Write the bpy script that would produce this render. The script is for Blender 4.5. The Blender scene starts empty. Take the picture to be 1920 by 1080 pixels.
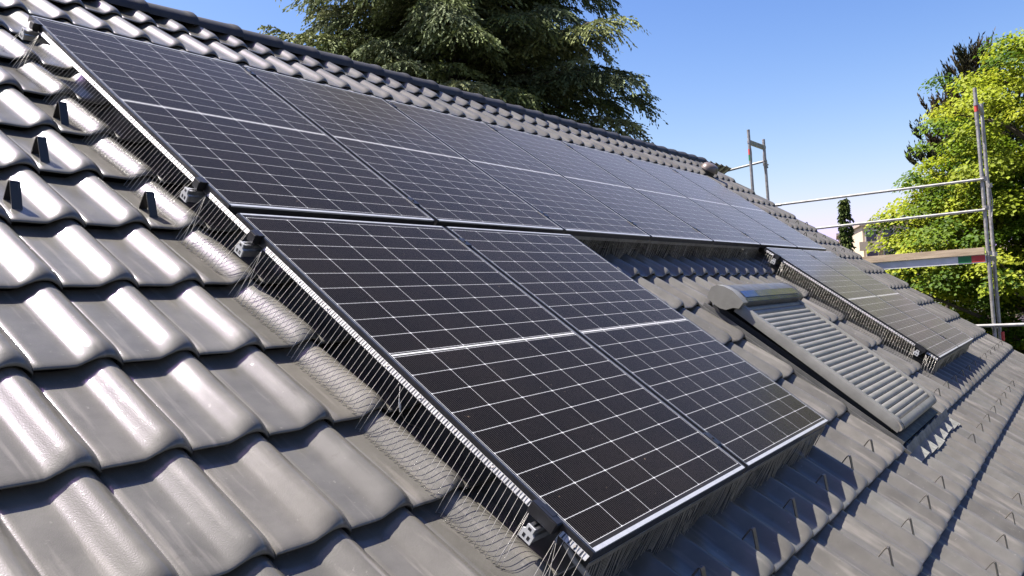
import bpy, bmesh, math, random
import numpy as np
from mathutils import Matrix, Vector
random.seed(7); rng = np.random.default_rng(7)
C = bpy.context.scene.collection
R = math.radians

# ------------------------------------------------------------------ roof frame
AL = R(37)                       # roof pitch
O = Vector((0, 0, 7.2))          # top left corner of the panel field, on the glass plane
# roof-local axes: x along the ridge, y up the slope, z outwards from the roof
MR = Matrix.Translation(O) @ Matrix.Rotation(AL, 4, 'X')
def RL(u, v, h): return MR @ Vector((u, -v, h))

# ------------------------------------------------------------------ camera, light, sky
cam_d = bpy.data.cameras.new('camera'); cam = bpy.data.objects.new('camera', cam_d); C.objects.link(cam)
Rm = Matrix(((0.5750207187, 0.6886718001, -0.4416812480), (-0.0187735235, 0.5508256044, 0.8344091972), (0.8179234242, -0.4715106630, 0.3296649311)))
Bm = Matrix(((1, 0, 0), (0, -math.cos(AL), math.sin(AL)), (0, -math.sin(AL), -math.cos(AL))))
Rw = Bm @ Rm.transposed()        # columns: image right, image down, forward
cw = O + Bm @ Vector((-1.86097542, 3.98843874, -1.182169))
M = Matrix.Identity(4)
for i in range(3):
    M[i][0] = Rw[i][0]; M[i][1] = -Rw[i][1]; M[i][2] = -Rw[i][2]; M[i][3] = cw[i]
cam.matrix_world = M
cam_d.lens = 36 * 1559.978 / 1920; cam_d.clip_start = 0.05; cam_d.clip_end = 3000
bpy.context.scene.camera = cam

SUN = Bm @ Vector((0.45, 1.84, 1.0)); SUN = Vector(SUN).normalized()
el = math.asin(-SUN.z); azr = math.atan2(-SUN.x, -SUN.y)
w = bpy.data.worlds.new('World'); bpy.context.scene.world = w; w.use_nodes = True
nt = w.node_tree
sky = nt.nodes.new('ShaderNodeTexSky'); sky.sky_type = 'NISHITA'; sky.sun_disc = False
sky.sun_elevation = el; sky.sun_rotation = azr; sky.air_density = 1.25; sky.dust_density = 1.1; sky.ozone_density = 2.0
# deeper, clearer blue overhead: each channel of the sky gets its own contrast
sep = nt.nodes.new('ShaderNodeSeparateColor'); comb = nt.nodes.new('ShaderNodeCombineColor'); nt.links.new(sky.outputs[0], sep.inputs[0])
for i_, (gm, kk) in enumerate(((1.9, .318), (1.65, .350), (1.3, .66))):
    pw = nt.nodes.new('ShaderNodeMath'); pw.operation = 'POWER'; pw.inputs[1].default_value = gm; ml = nt.nodes.new('ShaderNodeMath'); ml.operation = 'MULTIPLY'; ml.inputs[1].default_value = kk
    nt.links.new(sep.outputs[i_], pw.inputs[0]); nt.links.new(pw.outputs[0], ml.inputs[0]); chan = globals().setdefault('chan', []); chan.append(ml.outputs[0])
top = chan[2]
for i_, lim in ((0, 1.42), (1, 1.16)):             # keeps the horizon a pale blue instead of a warm haze
    lm = nt.nodes.new('ShaderNodeMath'); lm.operation = 'MULTIPLY'; lm.inputs[1].default_value = lim; mn = nt.nodes.new('ShaderNodeMath'); mn.operation = 'MAXIMUM'
    nt.links.new(chan[i_], lm.inputs[0]); nt.links.new(lm.outputs[0], mn.inputs[0]); nt.links.new(top, mn.inputs[1]); top = mn.outputs[0]
    nt.links.new(chan[i_], comb.inputs[i_])
nt.links.new(top, comb.inputs[2])
nt.links.new(comb.outputs[0], nt.nodes['Background'].inputs[0])
nt.nodes['Background'].inputs[1].default_value = 0.051
sl = bpy.data.lights.new('sun', 'SUN'); sl.energy = 5.0; sl.angle = R(0.53); sl.color = (1, 0.955, 0.88)
so = bpy.data.objects.new('sun', sl); C.objects.link(so); so.rotation_euler = SUN.to_track_quat('-Z', 'Y').to_euler()
vs = bpy.context.scene.view_settings
vs.view_transform = 'Standard'; vs.look = 'None'; vs.exposure = 1.82; vs.gamma = 1; vs.use_curve_mapping = False

# ------------------------------------------------------------------ materials
def mat(name, col=(.5, .5, .5), rough=.5, metal=0, spec=.5):
    m = bpy.data.materials.new(name); m.use_nodes = True
    b = m.node_tree.nodes['Principled BSDF']
    b.inputs['Base Color'].default_value = (*col, 1); b.inputs['Roughness'].default_value = rough
    b.inputs['Metallic'].default_value = metal; b.inputs['Specular IOR Level'].default_value = spec
    return m
def N(m, t, **k):
    n = m.node_tree.nodes.new(t)
    for a, b in k.items(): setattr(n, a, b)
    return n
def L(m, a, b): m.node_tree.links.new(a, b)
def math_n(m, op, a, b=None, c=None):
    n = N(m, 'ShaderNodeMath', operation=op)
    for i, x in enumerate((a, b, c)):
        if x is None: continue
        if isinstance(x, (int, float)): n.inputs[i].default_value = x
        else: L(m, x, n.inputs[i])
    return n.outputs[0]
def noisy(name, c1, c2, scale=5, rough=(.4, .6), metal=0, bump=0, detail=6, spec=.5, stretch=(1, 1, 1), coord='Object', rs=None):
    m = mat(name, c1, rough[0], metal, spec); b = m.node_tree.nodes['Principled BSDF']
    tc = N(m, 'ShaderNodeTexCoord'); mp = N(m, 'ShaderNodeMapping'); mp.inputs['Scale'].default_value = stretch
    L(m, tc.outputs[coord], mp.inputs[0])
    nz = N(m, 'ShaderNodeTexNoise'); nz.inputs['Scale'].default_value = scale; nz.inputs['Detail'].default_value = detail; nz.inputs['Roughness'].default_value = .65
    L(m, mp.outputs[0], nz.inputs['Vector'])
    cr = N(m, 'ShaderNodeValToRGB'); cr.color_ramp.elements[0].position = .35; cr.color_ramp.elements[1].position = .65
    cr.color_ramp.elements[0].color = (*c1, 1); cr.color_ramp.elements[1].color = (*c2, 1)
    L(m, nz.outputs['Fac'], cr.inputs[0]); L(m, cr.outputs[0], b.inputs['Base Color'])
    nz2 = N(m, 'ShaderNodeTexNoise'); nz2.inputs['Scale'].default_value = rs or scale * 2.3; nz2.inputs['Detail'].default_value = 5; L(m, mp.outputs[0], nz2.inputs['Vector'])
    mr = N(m, 'ShaderNodeMapRange'); mr.inputs['From Min'].default_value = .3; mr.inputs['From Max'].default_value = .7
    mr.inputs['To Min'].default_value = rough[0]; mr.inputs['To Max'].default_value = rough[1]
    L(m, nz2.outputs['Fac'], mr.inputs['Value']); L(m, mr.outputs[0], b.inputs['Roughness'])
    if bump:
        bp = N(m, 'ShaderNodeBump'); bp.inputs['Strength'].default_value = bump; bp.inputs['Distance'].default_value = .01
        L(m, nz2.outputs['Fac'], bp.inputs['Height']); L(m, bp.outputs[0], b.inputs['Normal'])
    return m

def tile_material():
    m = mat('glazed_clay', (.15, .14, .13), .3); b = m.node_tree.nodes['Principled BSDF']
    at = N(m, 'ShaderNodeAttribute', attribute_name='tone')            # every tile its own firing tone
    tc = N(m, 'ShaderNodeTexCoord')
    n1 = N(m, 'ShaderNodeTexNoise'); n1.inputs['Scale'].default_value = 9; n1.inputs['Detail'].default_value = 7; n1.inputs['Roughness'].default_value = .6
    L(m, tc.outputs['Object'], n1.inputs['Vector'])
    cr = N(m, 'ShaderNodeValToRGB'); cr.color_ramp.elements[0].position = .3; cr.color_ramp.elements[1].position = .72
    cr.color_ramp.elements[0].color = (.074, .0695, .059, 1); cr.color_ramp.elements[1].color = (.104, .098, .084, 1)
    L(m, n1.outputs['Fac'], cr.inputs[0])
    mx = N(m, 'ShaderNodeMix', data_type='RGBA', blend_type='MULTIPLY'); mx.inputs[0].default_value = 1
    L(m, cr.outputs[0], mx.inputs[6]); L(m, at.outputs['Color'], mx.inputs[7])
    # dusty speckles, lime streaks
    n3 = N(m, 'ShaderNodeTexNoise'); n3.inputs['Scale'].default_value = 55; n3.inputs['Detail'].default_value = 4; L(m, tc.outputs['Object'], n3.inputs['Vector'])
    r3 = N(m, 'ShaderNodeMapRange'); r3.inputs['From Min'].default_value = .68; r3.inputs['From Max'].default_value = .8; r3.inputs['To Max'].default_value = .35
    L(m, n3.outputs['Fac'], r3.inputs['Value'])
    mx2 = N(m, 'ShaderNodeMix', data_type='RGBA'); mx2.inputs[7].default_value = (.27, .25, .22, 1)
    L(m, r3.outputs[0], mx2.inputs[0]); L(m, mx.outputs[2], mx2.inputs[6])
    mp = N(m, 'ShaderNodeMapping'); mp.inputs['Scale'].default_value = (34, 3.2, 10); L(m, tc.outputs['Object'], mp.inputs[0])
    n5 = N(m, 'ShaderNodeTexNoise'); n5.inputs['Scale'].default_value = 1; n5.inputs['Detail'].default_value = 5; L(m, mp.outputs[0], n5.inputs['Vector'])
    r5 = N(m, 'ShaderNodeMapRange'); r5.inputs['From Min'].default_value = .56; r5.inputs['From Max'].default_value = .78; r5.inputs['To Max'].default_value = .55; L(m, n5.outputs['Fac'], r5.inputs['Value'])
    mx3 = N(m, 'ShaderNodeMix', data_type='RGBA'); mx3.inputs[7].default_value = (.21, .19, .165, 1); L(m, r5.outputs[0], mx3.inputs[0]); L(m, mx2.outputs[2], mx3.inputs[6])
    n6 = N(m, 'ShaderNodeTexNoise'); n6.inputs['Scale'].default_value = 16; n6.inputs['Detail'].default_value = 9; n6.inputs['Roughness'].default_value = .75; L(m, tc.outputs['Object'], n6.inputs['Vector'])
    r6 = N(m, 'ShaderNodeMapRange'); r6.inputs['From Min'].default_value = .60; r6.inputs['From Max'].default_value = .70; r6.inputs['To Max'].default_value = .45; L(m, n6.outputs['Fac'], r6.inputs['Value'])
    mx4 = N(m, 'ShaderNodeMix', data_type='RGBA'); mx4.inputs[7].default_value = (.055, .048, .036, 1); L(m, r6.outputs[0], mx4.inputs[0]); L(m, mx3.outputs[2], mx4.inputs[6]); L(m, mx4.outputs[2], b.inputs['Base Color'])
    n2 = N(m, 'ShaderNodeTexNoise'); n2.inputs['Scale'].default_value = 4; n2.inputs['Detail'].default_value = 8; n2.inputs['Roughness'].default_value = .7; L(m, tc.outputs['Object'], n2.inputs['Vector'])
    mr = N(m, 'ShaderNodeMapRange'); mr.inputs['From Min'].default_value = .3; mr.inputs['From Max'].default_value = .7; mr.inputs['To Min'].default_value = .34; mr.inputs['To Max'].default_value = .5
    L(m, n2.outputs['Fac'], mr.inputs['Value']); L(m, mr.outputs[0], b.inputs['Roughness'])
    b.inputs['Specular IOR Level'].default_value = .09
    b.inputs['Coat Weight'].default_value = .70; b.inputs['Coat Roughness'].default_value = .065; b.inputs['Coat IOR'].default_value = 1.5
    n4 = N(m, 'ShaderNodeTexNoise'); n4.inputs['Scale'].default_value = 300; n4.inputs['Detail'].default_value = 2; L(m, tc.outputs['Object'], n4.inputs['Vector'])
    bp = N(m, 'ShaderNodeBump'); bp.inputs['Strength'].default_value = .3; bp.inputs['Distance'].default_value = .0012
    L(m, n4.outputs['Fac'], bp.inputs['Height']); L(m, bp.outputs[0], b.inputs['Normal']); L(m, bp.outputs[0], b.inputs['Coat Normal'])
    return m
M_tile = tile_material()
M_ridge = noisy('ridge_clay', (.018, .018, .020), (.030, .029, .030), 8, (.5, .65), bump=.1, spec=.3)  # shade on the ridge caps is put into the clay colour
M_cut = noisy('raw_clay', (0.21, 0.119, 0.056), (0.315, 0.21, 0.112), 30, (.8, .9))
M_alu = noisy('mill_aluminium', (.62, .63, .65), (.80, .81, .82), 20, (.28, .42), metal=1)
M_strip = noisy('perforated_strip', (0.2604, 0.2542, 0.2418), (0.3596, 0.3534, 0.3348), 30, (.35, .5), metal=.3)
M_frame = noisy('satin_frame', (0.312, 0.324, 0.336), (0.396, 0.402, 0.408), 25, (.3, .42), metal=.25)
M_black = noisy('black_anodised', (.008, .008, .009), (.016, .016, .018), 20, (.3, .42), metal=.0)
M_steel = noisy('wire_steel', (0.255, 0.24, 0.21), (0.375, 0.3525, 0.315), 20, (.3, .45), metal=.45)
M_galv = noisy('galvanised', (0.1922, 0.1736, 0.1488), (0.3224, 0.31, 0.2914), 14, (.38, .6), metal=.55, bump=.1)
M_galvw = noisy('galvanised_bright', (.17, .165, .15), (.28, .275, .26), 10, (.5, .7), metal=.2)
M_hook = noisy('coated_hook', (.060, .052, .044), (.11, .098, .082), 18, (.3, .45), metal=.3)
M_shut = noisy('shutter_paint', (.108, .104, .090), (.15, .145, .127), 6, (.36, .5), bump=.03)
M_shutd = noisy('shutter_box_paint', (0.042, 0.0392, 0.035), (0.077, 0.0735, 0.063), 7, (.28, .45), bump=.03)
M_dark = noisy('dark_sheet', (0.0126, 0.0133, 0.014), (0.0238, 0.0238, 0.0245), 9, (.4, .6))
M_sheet = noisy('flashing_sheet', (0.072, 0.0708, 0.066), (0.12, 0.117, 0.108), 9, (.35, .55), metal=.2)
M_pleat = noisy('pleated_apron_metal', (.13, .13, .115), (.20, .20, .175), 16, (.5, .65), metal=.1)
M_under = noisy('roof_underlay', (0.012, 0.0108, 0.0096), (0.024, 0.021, 0.018), 5, (.85, .95))
M_rubber = mat('black_cable', (.012, .012, .012), .45)
M_cap = noisy('white_cap', (.30, .305, .30), (.38, .38, .37), 20, (.4, .55))  # aluminium end cap: its bright reflection is put into a pale colour
M_plastic = mat('grey_connector', (.30, .30, .29), .4)
M_solar = mat('solar_strip', (.02, .03, .09), .12)
M_glass = mat('window_glass', (.02, .03, .035), .04)
M_wood = noisy('weathered_board', (.26, .19, .12), (.42, .33, .22), 3, (.7, .9), stretch=(6, .8, 6), bump=.1)
M_plankw = noisy('alu_deck', (.46, .455, .44), (.56, .56, .54), 4, (.5, .6), metal=.1)
M_red = noisy('red_mark', (0.385, 0.0245, 0.021), (0.455, 0.049, 0.035), 12, (.5, .6))
M_green = noisy('green_mark', (0.007, 0.119, 0.0315), (0.014, 0.154, 0.042), 12, (.5, .6))
M_stucco = noisy('white_render', (0.496, 0.48, 0.44), (0.576, 0.56, 0.52), 12, (.85, .95), bump=.3)
M_grass = noisy('lawn', (.035, .042, .022), (.060, .066, .038), 1.5, (.8, .95), bump=.5)
M_bark = noisy('bark', (.035, .026, .02), (.09, .07, .055), 10, (.85, .95), bump=.6, stretch=(3, 3, .6))

def panel_material():
    """monocrystalline half cells under textured glass, laid out in the panel's own metres"""
    m = mat('solar_cells', (.01, .01, .012), .2); b = m.node_tree.nodes['Principled BSDF']
    tc = N(m, 'ShaderNodeTexCoord'); sp = N(m, 'ShaderNodeSeparateXYZ'); L(m, tc.outputs['Object'], sp.inputs[0])
    x = math_n(m, 'SUBTRACT', sp.outputs[0], .567); y = math_n(m, 'ADD', sp.outputs[1], .861)   # from the middle
    px = .1825; py = .0915
    ya = math_n(m, 'SUBTRACT', math_n(m, 'ABSOLUTE', y), .010)                  # each half starts 10 mm from the middle
    def dist(v, p):   # distance to nearest multiple of p
        fr = math_n(m, 'FRACT', math_n(m, 'DIVIDE', v, p))
        return math_n(m, 'MULTIPLY', math_n(m, 'SUBTRACT', .5, math_n(m, 'ABSOLUTE', math_n(m, 'SUBTRACT', fr, .5))), p)
    dx = dist(math_n(m, 'ADD', x, px * 6), px); dy = dist(ya, py)
    lx = math_n(m, 'LESS_THAN', dx, .0008); ly = math_n(m, 'LESS_THAN', dy, .0007)
    dia = math_n(m, 'LESS_THAN', math_n(m, 'ADD', dx, dy), .0050)               # clipped cell corners
    mid = math_n(m, 'LESS_THAN', ya, 0.0)
    mid2 = math_n(m, 'LESS_THAN', math_n(m, 'ABSOLUTE', y), .0034)
    lines = math_n(m, 'MAXIMUM', math_n(m, 'MAXIMUM', lx, ly), math_n(m, 'MAXIMUM', dia, mid2))
    inx = math_n(m, 'LESS_THAN', math_n(m, 'ABSOLUTE', x), px * 3 + .0012); iny = math_n(m, 'LESS_THAN', ya, py * 9 + .001)
    inside = math_n(m, 'MULTIPLY', inx, iny)
    # fine busbars down every cell
    bb = math_n(m, 'LESS_THAN', dist(math_n(m, 'ADD', x, .00913), px / 20), .00055)
    bb2 = math_n(m, 'LESS_THAN', dist(math_n(m, 'ADD', x, .00913), px / 10), .0006)
    pad = math_n(m, 'MULTIPLY', bb2, math_n(m, 'LESS_THAN', dy, .0038))
    n1 = N(m, 'ShaderNodeTexNoise'); n1.inputs['Scale'].default_value = 2.2; n1.inputs['Detail'].default_value = 8; n1.inputs['Roughness'].default_value = .7
    gl = N(m, 'ShaderNodeNewGeometry'); L(m, gl.outputs['Position'], n1.inputs['Vector'])
    n2 = N(m, 'ShaderNodeTexNoise'); n2.inputs['Scale'].default_value = 60; n2.inputs['Detail'].default_value = 3; L(m, gl.outputs['Position'], n2.inputs['Vector'])
    # per-cell tone
    vx = math_n(m, 'FLOOR', math_n(m, 'DIVIDE', math_n(m, 'ADD', x, px * 6), px)); vy = math_n(m, 'FLOOR', math_n(m, 'DIVIDE', y, py))
    cv = N(m, 'ShaderNodeCombineXYZ'); L(m, vx, cv.inputs[0]); L(m, vy, cv.inputs[1])
    wn = N(m, 'ShaderNodeTexWhiteNoise', noise_dimensions='3D'); L(m, cv.outputs[0], wn.inputs[0])
    tone = math_n(m, 'ADD', math_n(m, 'MULTIPLY', wn.outputs['Value'], .5), .75)
    cell = N(m, 'ShaderNodeMix', data_type='RGBA', blend_type='MULTIPLY'); cell.inputs[0].default_value = 1
    cell.inputs[6].default_value = (.0022, .0020, .0019, 1); L(m, tone, cell.inputs[7])
    s1 = N(m, 'ShaderNodeMix', data_type='RGBA'); s1.inputs[7].default_value = (.17, .15, .13, 1)
    L(m, math_n(m, 'MULTIPLY', bb, .26), s1.inputs[0]); L(m, cell.outputs[2], s1.inputs[6])
    s2 = N(m, 'ShaderNodeMix', data_type='RGBA'); s2.inputs[7].default_value = (.20, .20, .20, 1); L(m, pad, s2.inputs[0]); L(m, s1.outputs[2], s2.inputs[6])
    s3 = N(m, 'ShaderNodeMix', data_type='RGBA'); s3.inputs[7].default_value = (.44, .44, .43, 1)
    L(m, lines, s3.inputs[0]); L(m, s2.outputs[2], s3.inputs[6])
    s4 = N(m, 'ShaderNodeMix', data_type='RGBA'); s4.inputs[6].default_value = (.014, .014, .015, 1); L(m, inside, s4.inputs[0]); L(m, s3.outputs[2], s4.inputs[7])
    # pale dust film and specks
    dm = N(m, 'ShaderNodeMapRange'); dm.inputs['From Min'].default_value = .35; dm.inputs['From Max'].default_value = .75; dm.inputs['To Min'].default_value = .0005; dm.inputs['To Max'].default_value = .011
    L(m, n1.outputs['Fac'], dm.inputs['Value'])
    sk = N(m, 'ShaderNodeMapRange'); sk.inputs['From Min'].default_value = .73; sk.inputs['From Max'].default_value = .80; sk.inputs['To Max'].default_value = .25
    L(m, n2.outputs['Fac'], sk.inputs['Value'])
    s5 = N(m, 'ShaderNodeMix', data_type='RGBA'); s5.inputs[7].default_value = (.46, .32, .20, 1)
    L(m, math_n(m, 'ADD', dm.outputs[0], sk.outputs[0]), s5.inputs[0]); L(m, s4.outputs[2], s5.inputs[6])
    L(m, s5.outputs[2], b.inputs['Base Color'])
    rr = N(m, 'ShaderNodeMapRange'); rr.inputs['To Min'].default_value = .14; rr.inputs['To Max'].default_value = .22; L(m, n1.outputs['Fac'], rr.inputs['Value'])
    L(m, rr.outputs[0], b.inputs['Roughness']); b.inputs['IOR'].default_value = 1.12; b.inputs['Specular IOR Level'].default_value = .5; b.inputs['Specular Tint'].default_value = (.36, .26, .18, 1)
    b.inputs['Sheen Weight'].default_value = .60; b.inputs['Sheen Roughness'].default_value = .21; b.inputs['Sheen Tint'].default_value = (1, .93, .86, 1)
    return m
M_cells = panel_material()

def leaf_material(name, trans=.35, rough=.45, spec=.35):
    m = mat(name, (.1, .2, .03), rough, 0, spec); b = m.node_tree.nodes['Principled BSDF']
    at = N(m, 'ShaderNodeAttribute', attribute_name='tone'); L(m, at.outputs['Color'], b.inputs['Base Color'])
    tr = N(m, 'ShaderNodeBsdfTranslucent'); L(m, at.outputs['Color'], tr.inputs[0])
    ms = N(m, 'ShaderNodeMixShader'); ms.inputs[0].default_value = trans
    out = [n for n in m.node_tree.nodes if n.type == 'OUTPUT_MATERIAL'][0]
    L(m, b.outputs[0], ms.inputs[1]); L(m, tr.outputs[0], ms.inputs[2]); L(m, ms.outputs[0], out.inputs[0])
    return m
M_leaf = leaf_material('maple_leaf', .45, .6, .2)
M_needle = leaf_material('cedar_needle', .22, .75, .15)

# ------------------------------------------------------------------ helpers
def tag(o, label=None, cat=None, group=None, kind=None):
    if label: o['label'] = label
    if cat: o['category'] = cat
    if group: o['group'] = group
    if kind: o['kind'] = kind
    return o
def empty(name, loc=(0, 0, 0), rot=(0, 0, 0)):
    o = bpy.data.objects.new(name, None); C.objects.link(o); o.location = loc; o.rotation_euler = rot; o.empty_display_size = .1
    return o
def on_roof(name, u, v, h=0): return empty(name, RL(u, v, h), (AL, 0, 0))
class MB:
    def __init__(s): s.v = []; s.f = []; s.mi = []
    def add(s, vs_, fs, mi=0):
        n = len(s.v); s.v += [tuple(p) for p in vs_]; s.f += [tuple(i + n for i in f) for f in fs]; s.mi += [mi] * len(fs)
    def box(s, x0, x1, y0, y1, z0, z1, mi=0, bev=0):
        if bev <= 0:
            s.add([(x0, y0, z0), (x1, y0, z0), (x1, y1, z0), (x0, y1, z0), (x0, y0, z1), (x1, y0, z1), (x1, y1, z1), (x0, y1, z1)],
                  [(0, 3, 2, 1), (4, 5, 6, 7), (0, 1, 5, 4), (1, 2, 6, 5), (2, 3, 7, 6), (3, 0, 4, 7)], mi)
        else:
            bm = bmesh.new(); r = bmesh.ops.create_cube(bm, size=1)
            for q in bm.verts: q.co = Vector(((x0 + x1) / 2 + q.co.x * (x1 - x0), (y0 + y1) / 2 + q.co.y * (y1 - y0), (z0 + z1) / 2 + q.co.z * (z1 - z0)))
            bmesh.ops.bevel(bm, geom=bm.edges[:], offset=bev, segments=2, affect='EDGES')
            bm.verts.index_update(); s.add([q.co[:] for q in bm.verts], [[q.index for q in f.verts] for f in bm.faces], mi); bm.free()
    def tube(s, pts, r, n=6, mi=0, caps=True, r2=None):
        pts = [Vector(p) for p in pts]; k = len(pts); vs_ = []; pu = None
        for i, p in enumerate(pts):
            t = (pts[min(i + 1, k - 1)] - pts[max(i - 1, 0)]).normalized()
            a = pu if pu is not None else (Vector((0, 0, 1)) if abs(t.z) < .9 else Vector((1, 0, 0)))
            bx = t.cross(a).normalized(); by = bx.cross(t).normalized(); pu = by
            rr = r if r2 is None else r + (r2 - r) * i / (k - 1)
            for j in range(n):
                an = 2 * math.pi * j / n; vs_.append(p + bx * (rr * math.cos(an)) + by * (rr * math.sin(an)))
        fs = [(i * n + j, i * n + (j + 1) % n, (i + 1) * n + (j + 1) % n, (i + 1) * n + j) for i in range(k - 1) for j in range(n)]
        if caps: fs += [tuple(reversed(range(n))), tuple(range((k - 1) * n, k * n))]
        s.add(vs_, fs, mi)
    def prism(s, prof, x0, x1, mi=0, axis='x'):
        """closed profile [(y, z)] extruded along x"""
        n = len(prof); s.add([(x0, a, b) for a, b in prof] + [(x1, a, b) for a, b in prof],
              [(i, (i + 1) % n, n + (i + 1) % n, n + i) for i in range(n)] + [tuple(reversed(range(n))), tuple(range(n, 2 * n))], mi)
    def build(s, name, mats, parent=None, smooth=False, loc=None, fix=True):
        me = bpy.data.meshes.new(name); me.from_pydata(s.v, [], s.f)
        for m_ in (mats if isinstance(mats, (list, tuple)) else [mats]): me.materials.append(m_)
        me.polygons.foreach_set('material_index', s.mi)
        if smooth: me.polygons.foreach_set('use_smooth', [True] * len(s.f))
        if fix:
            bm = bmesh.new(); bm.from_mesh(me); bmesh.ops.recalc_face_normals(bm, faces=bm.faces[:]); bm.to_mesh(me); bm.free()
        me.update(); o = bpy.data.objects.new(name, me); C.objects.link(o)
        if smooth and smooth != 'all': me.set_sharp_from_angle(angle=R(38))
        if parent: o.parent = parent
        if loc: o.location = loc
        return o
def np_mesh(name, V, F, m, parent=None, tone=None, smooth=False, dom='CORNER'):
    """V (n,3), F (k,4 or 3); tone: (k,3) per-face colour"""
    me = bpy.data.meshes.new(name); k, c = F.shape
    me.vertices.add(len(V)); me.vertices.foreach_set('co', V.astype(np.float32).ravel())
    me.loops.add(k * c); me.loops.foreach_set('vertex_index', F.astype(np.int32).ravel())
    me.polygons.add(k); me.polygons.foreach_set('loop_start', np.arange(0, k * c, c, dtype=np.int32))
    me.polygons.foreach_set('loop_total', np.full(k, c, dtype=np.int32))
    if smooth: me.polygons.foreach_set('use_smooth', np.ones(k, dtype=bool))
    me.materials.append(m); me.update(calc_edges=True); me.validate()
    if tone is not None:
        a = me.attributes.new('tone', 'FLOAT_COLOR', 'FACE')
        a.data.foreach_set('color', np.c_[tone, np.ones(k)].astype(np.float32).ravel())
    o = bpy.data.objects.new(name, me); C.objects.link(o)
    if parent: o.parent = parent
    return o
def dup(root, loc=None, label=None):
    r = root.copy(); C.objects.link(r)
    if loc is not None: r.location = loc
    if label: r['label'] = label
    for ch in root.children:
        c = ch.copy(); C.objects.link(c); c.parent = r
        for g in ch.children:
            d = g.copy(); C.objects.link(d); d.parent = c
    return r
ORD = ['first', 'second', 'third', 'fourth', 'fifth', 'sixth', 'seventh', 'eighth', 'ninth', 'tenth', 'eleventh', 'twelfth']

# ------------------------------------------------------------------ ground
gb = MB(); gb.box(-1500, 2200, -1500, 2200, -.5, 0); g = gb.build('ground', M_grass); tag(g, kind='structure')

# ------------------------------------------------------------------ the house
PU, PV, U0, V0 = .229, .3635, -.655, .1715    # tile width, course, phase
K0, K1 = -24, 49                               # columns; the verge is at the end of column 48
JV0, JV1 = -3, 16
PAN = -.190                                    # upper end of a pan, h
UV = U0 + PU * K1; UL = U0 + PU * K0
def prof(t):
    """height of a tile's upper surface across its width"""
    if t < .43: return .0025 * math.cos(t / .43 * math.pi) * .5
    if t < .77:
        s = (t - .43) / .34; s2 = s * s * (3 - 2 * s); z = -.00125 + .0415 * s2
        return z
    s = (t - .77) / .23
    return .04025 - .033 * (s ** 1.9)
TS = [0, .12, .26, .38, .46, .51, .56, .605, .64, .675, .70, .725, .745, .765, .785, .81, .84, .875, .91, .945, .975, 1.0]
def tile_surface(t):
    z = prof(t)
    # two faint rolls along the crown
    z += .0008 * math.exp(-((t - .655) / .026) ** 2) - .0003 * math.exp(-((t - .705) / .03) ** 2)
    return z
LIFT = .037
def tile_field(skip, cols, rows, jitter=1.0):
    ts = np.array(TS + [1.004]); zs = np.array([tile_surface(t) for t in TS] + [tile_surface(1.0) - .010])
    # left flank folds down too so neighbouring tiles read as separate bodies
    ts = np.r_[-.006, ts]; zs = np.r_[-.008, zs]
    ss = np.array([-.09, .25, .6, .82, .87, .905, .94, .965, .985, .996, 1.0, .996, .93])     # along the slope, 1 = front edge
    drop = np.array([0, 0, 0, 0, .0001, .0004, .0010, .0020, .0038, .0060, .0085, .0118, .0170])
    nx, ny = len(ts), len(ss)
    Vs, Fs, T = [], [], []
    idx = np.arange(nx * ny).reshape(ny, nx)
    f0 = np.stack([idx[:-1, :-1], idx[1:, :-1], idx[1:, 1:], idx[:-1, 1:]], -1).reshape(-1, 4)
    n = 0
    for j in rows:
        for k in cols:
            if skip(k, j): continue
            jx, jy, jz = rng.normal(0, .0008) * jitter, rng.normal(0, .0016) * jitter, rng.normal(0, .0006) * jitter
            rot = rng.normal(0, .0025) * jitter; tl = rng.normal(0, .004) * jitter
            uu = U0 + PU * k + PU * ts[None, :] + jx + rot * ss[:, None] * PV
            vv = V0 + PV * (j - 1) + PV * ss[:, None] + jy + 0 * ts[None, :] + rot * (ts[None, :] - .5) * PU
            # the front corner at the covered side is clipped back a little
            hump = np.clip((ts[None, :] - .55) / .2, 0, 1)
            hh = PAN + zs[None, :] + LIFT * ss[:, None] - drop[:, None] * (1 + .35 * hump) - .013 * hump * (np.clip((ss[:, None] - .84) / .16, 0, 1) ** 2) + jz + tl * (ts[None, :] - .5) * PU
            hh[:, 0] = np.minimum(hh[:, 0], hh[:, 1] - .004)
            Vs.append(np.stack([uu + 0 * vv, -vv, hh], -1).reshape(-1, 3)); Fs.append(f0 + n); n += nx * ny
            c = np.clip(1 + rng.normal(0, .09), .74, 1.28); wv = rng.normal(0, .010)
            T.append(np.tile([c * (1 + wv), c, c * (1 - wv)], (len(f0), 1)))
    return np.concatenate(Vs), np.concatenate(Fs), np.concatenate(T)

house = empty('house', (0, 0, 0)); tag(house, 'house with grey-brown glazed tile roof carrying all the solar panels', 'house')
roofe = dict(parent=house)
def seat_on_roof(o, u=0, v=0, h=0):
    o.location = RL(u, v, h); o.rotation_euler = (AL, 0, 0)
def win_skip(k, j): return 17 <= k <= 22 and 7 <= j <= 10
V_, F_, T_ = tile_field(win_skip, range(K0, K1), range(JV0, JV1 + 1))
tiles = np_mesh('roof_tiles', V_, F_, M_tile, house, T_, smooth=True); seat_on_roof(tiles)
tiles['label'] = 'front slope of glossy grey-brown rolled clay tiles'
# back slope
VR = -1.25
V2, F2, T2 = tile_field(lambda k, j: False, range(-K1, -K0), range(JV0, JV1 + 1), .5)
bt = np_mesh('roof_tiles', V2, F2, M_tile, house, T2, smooth=True)
ridge_pt = RL(0, VR, PAN)
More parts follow.
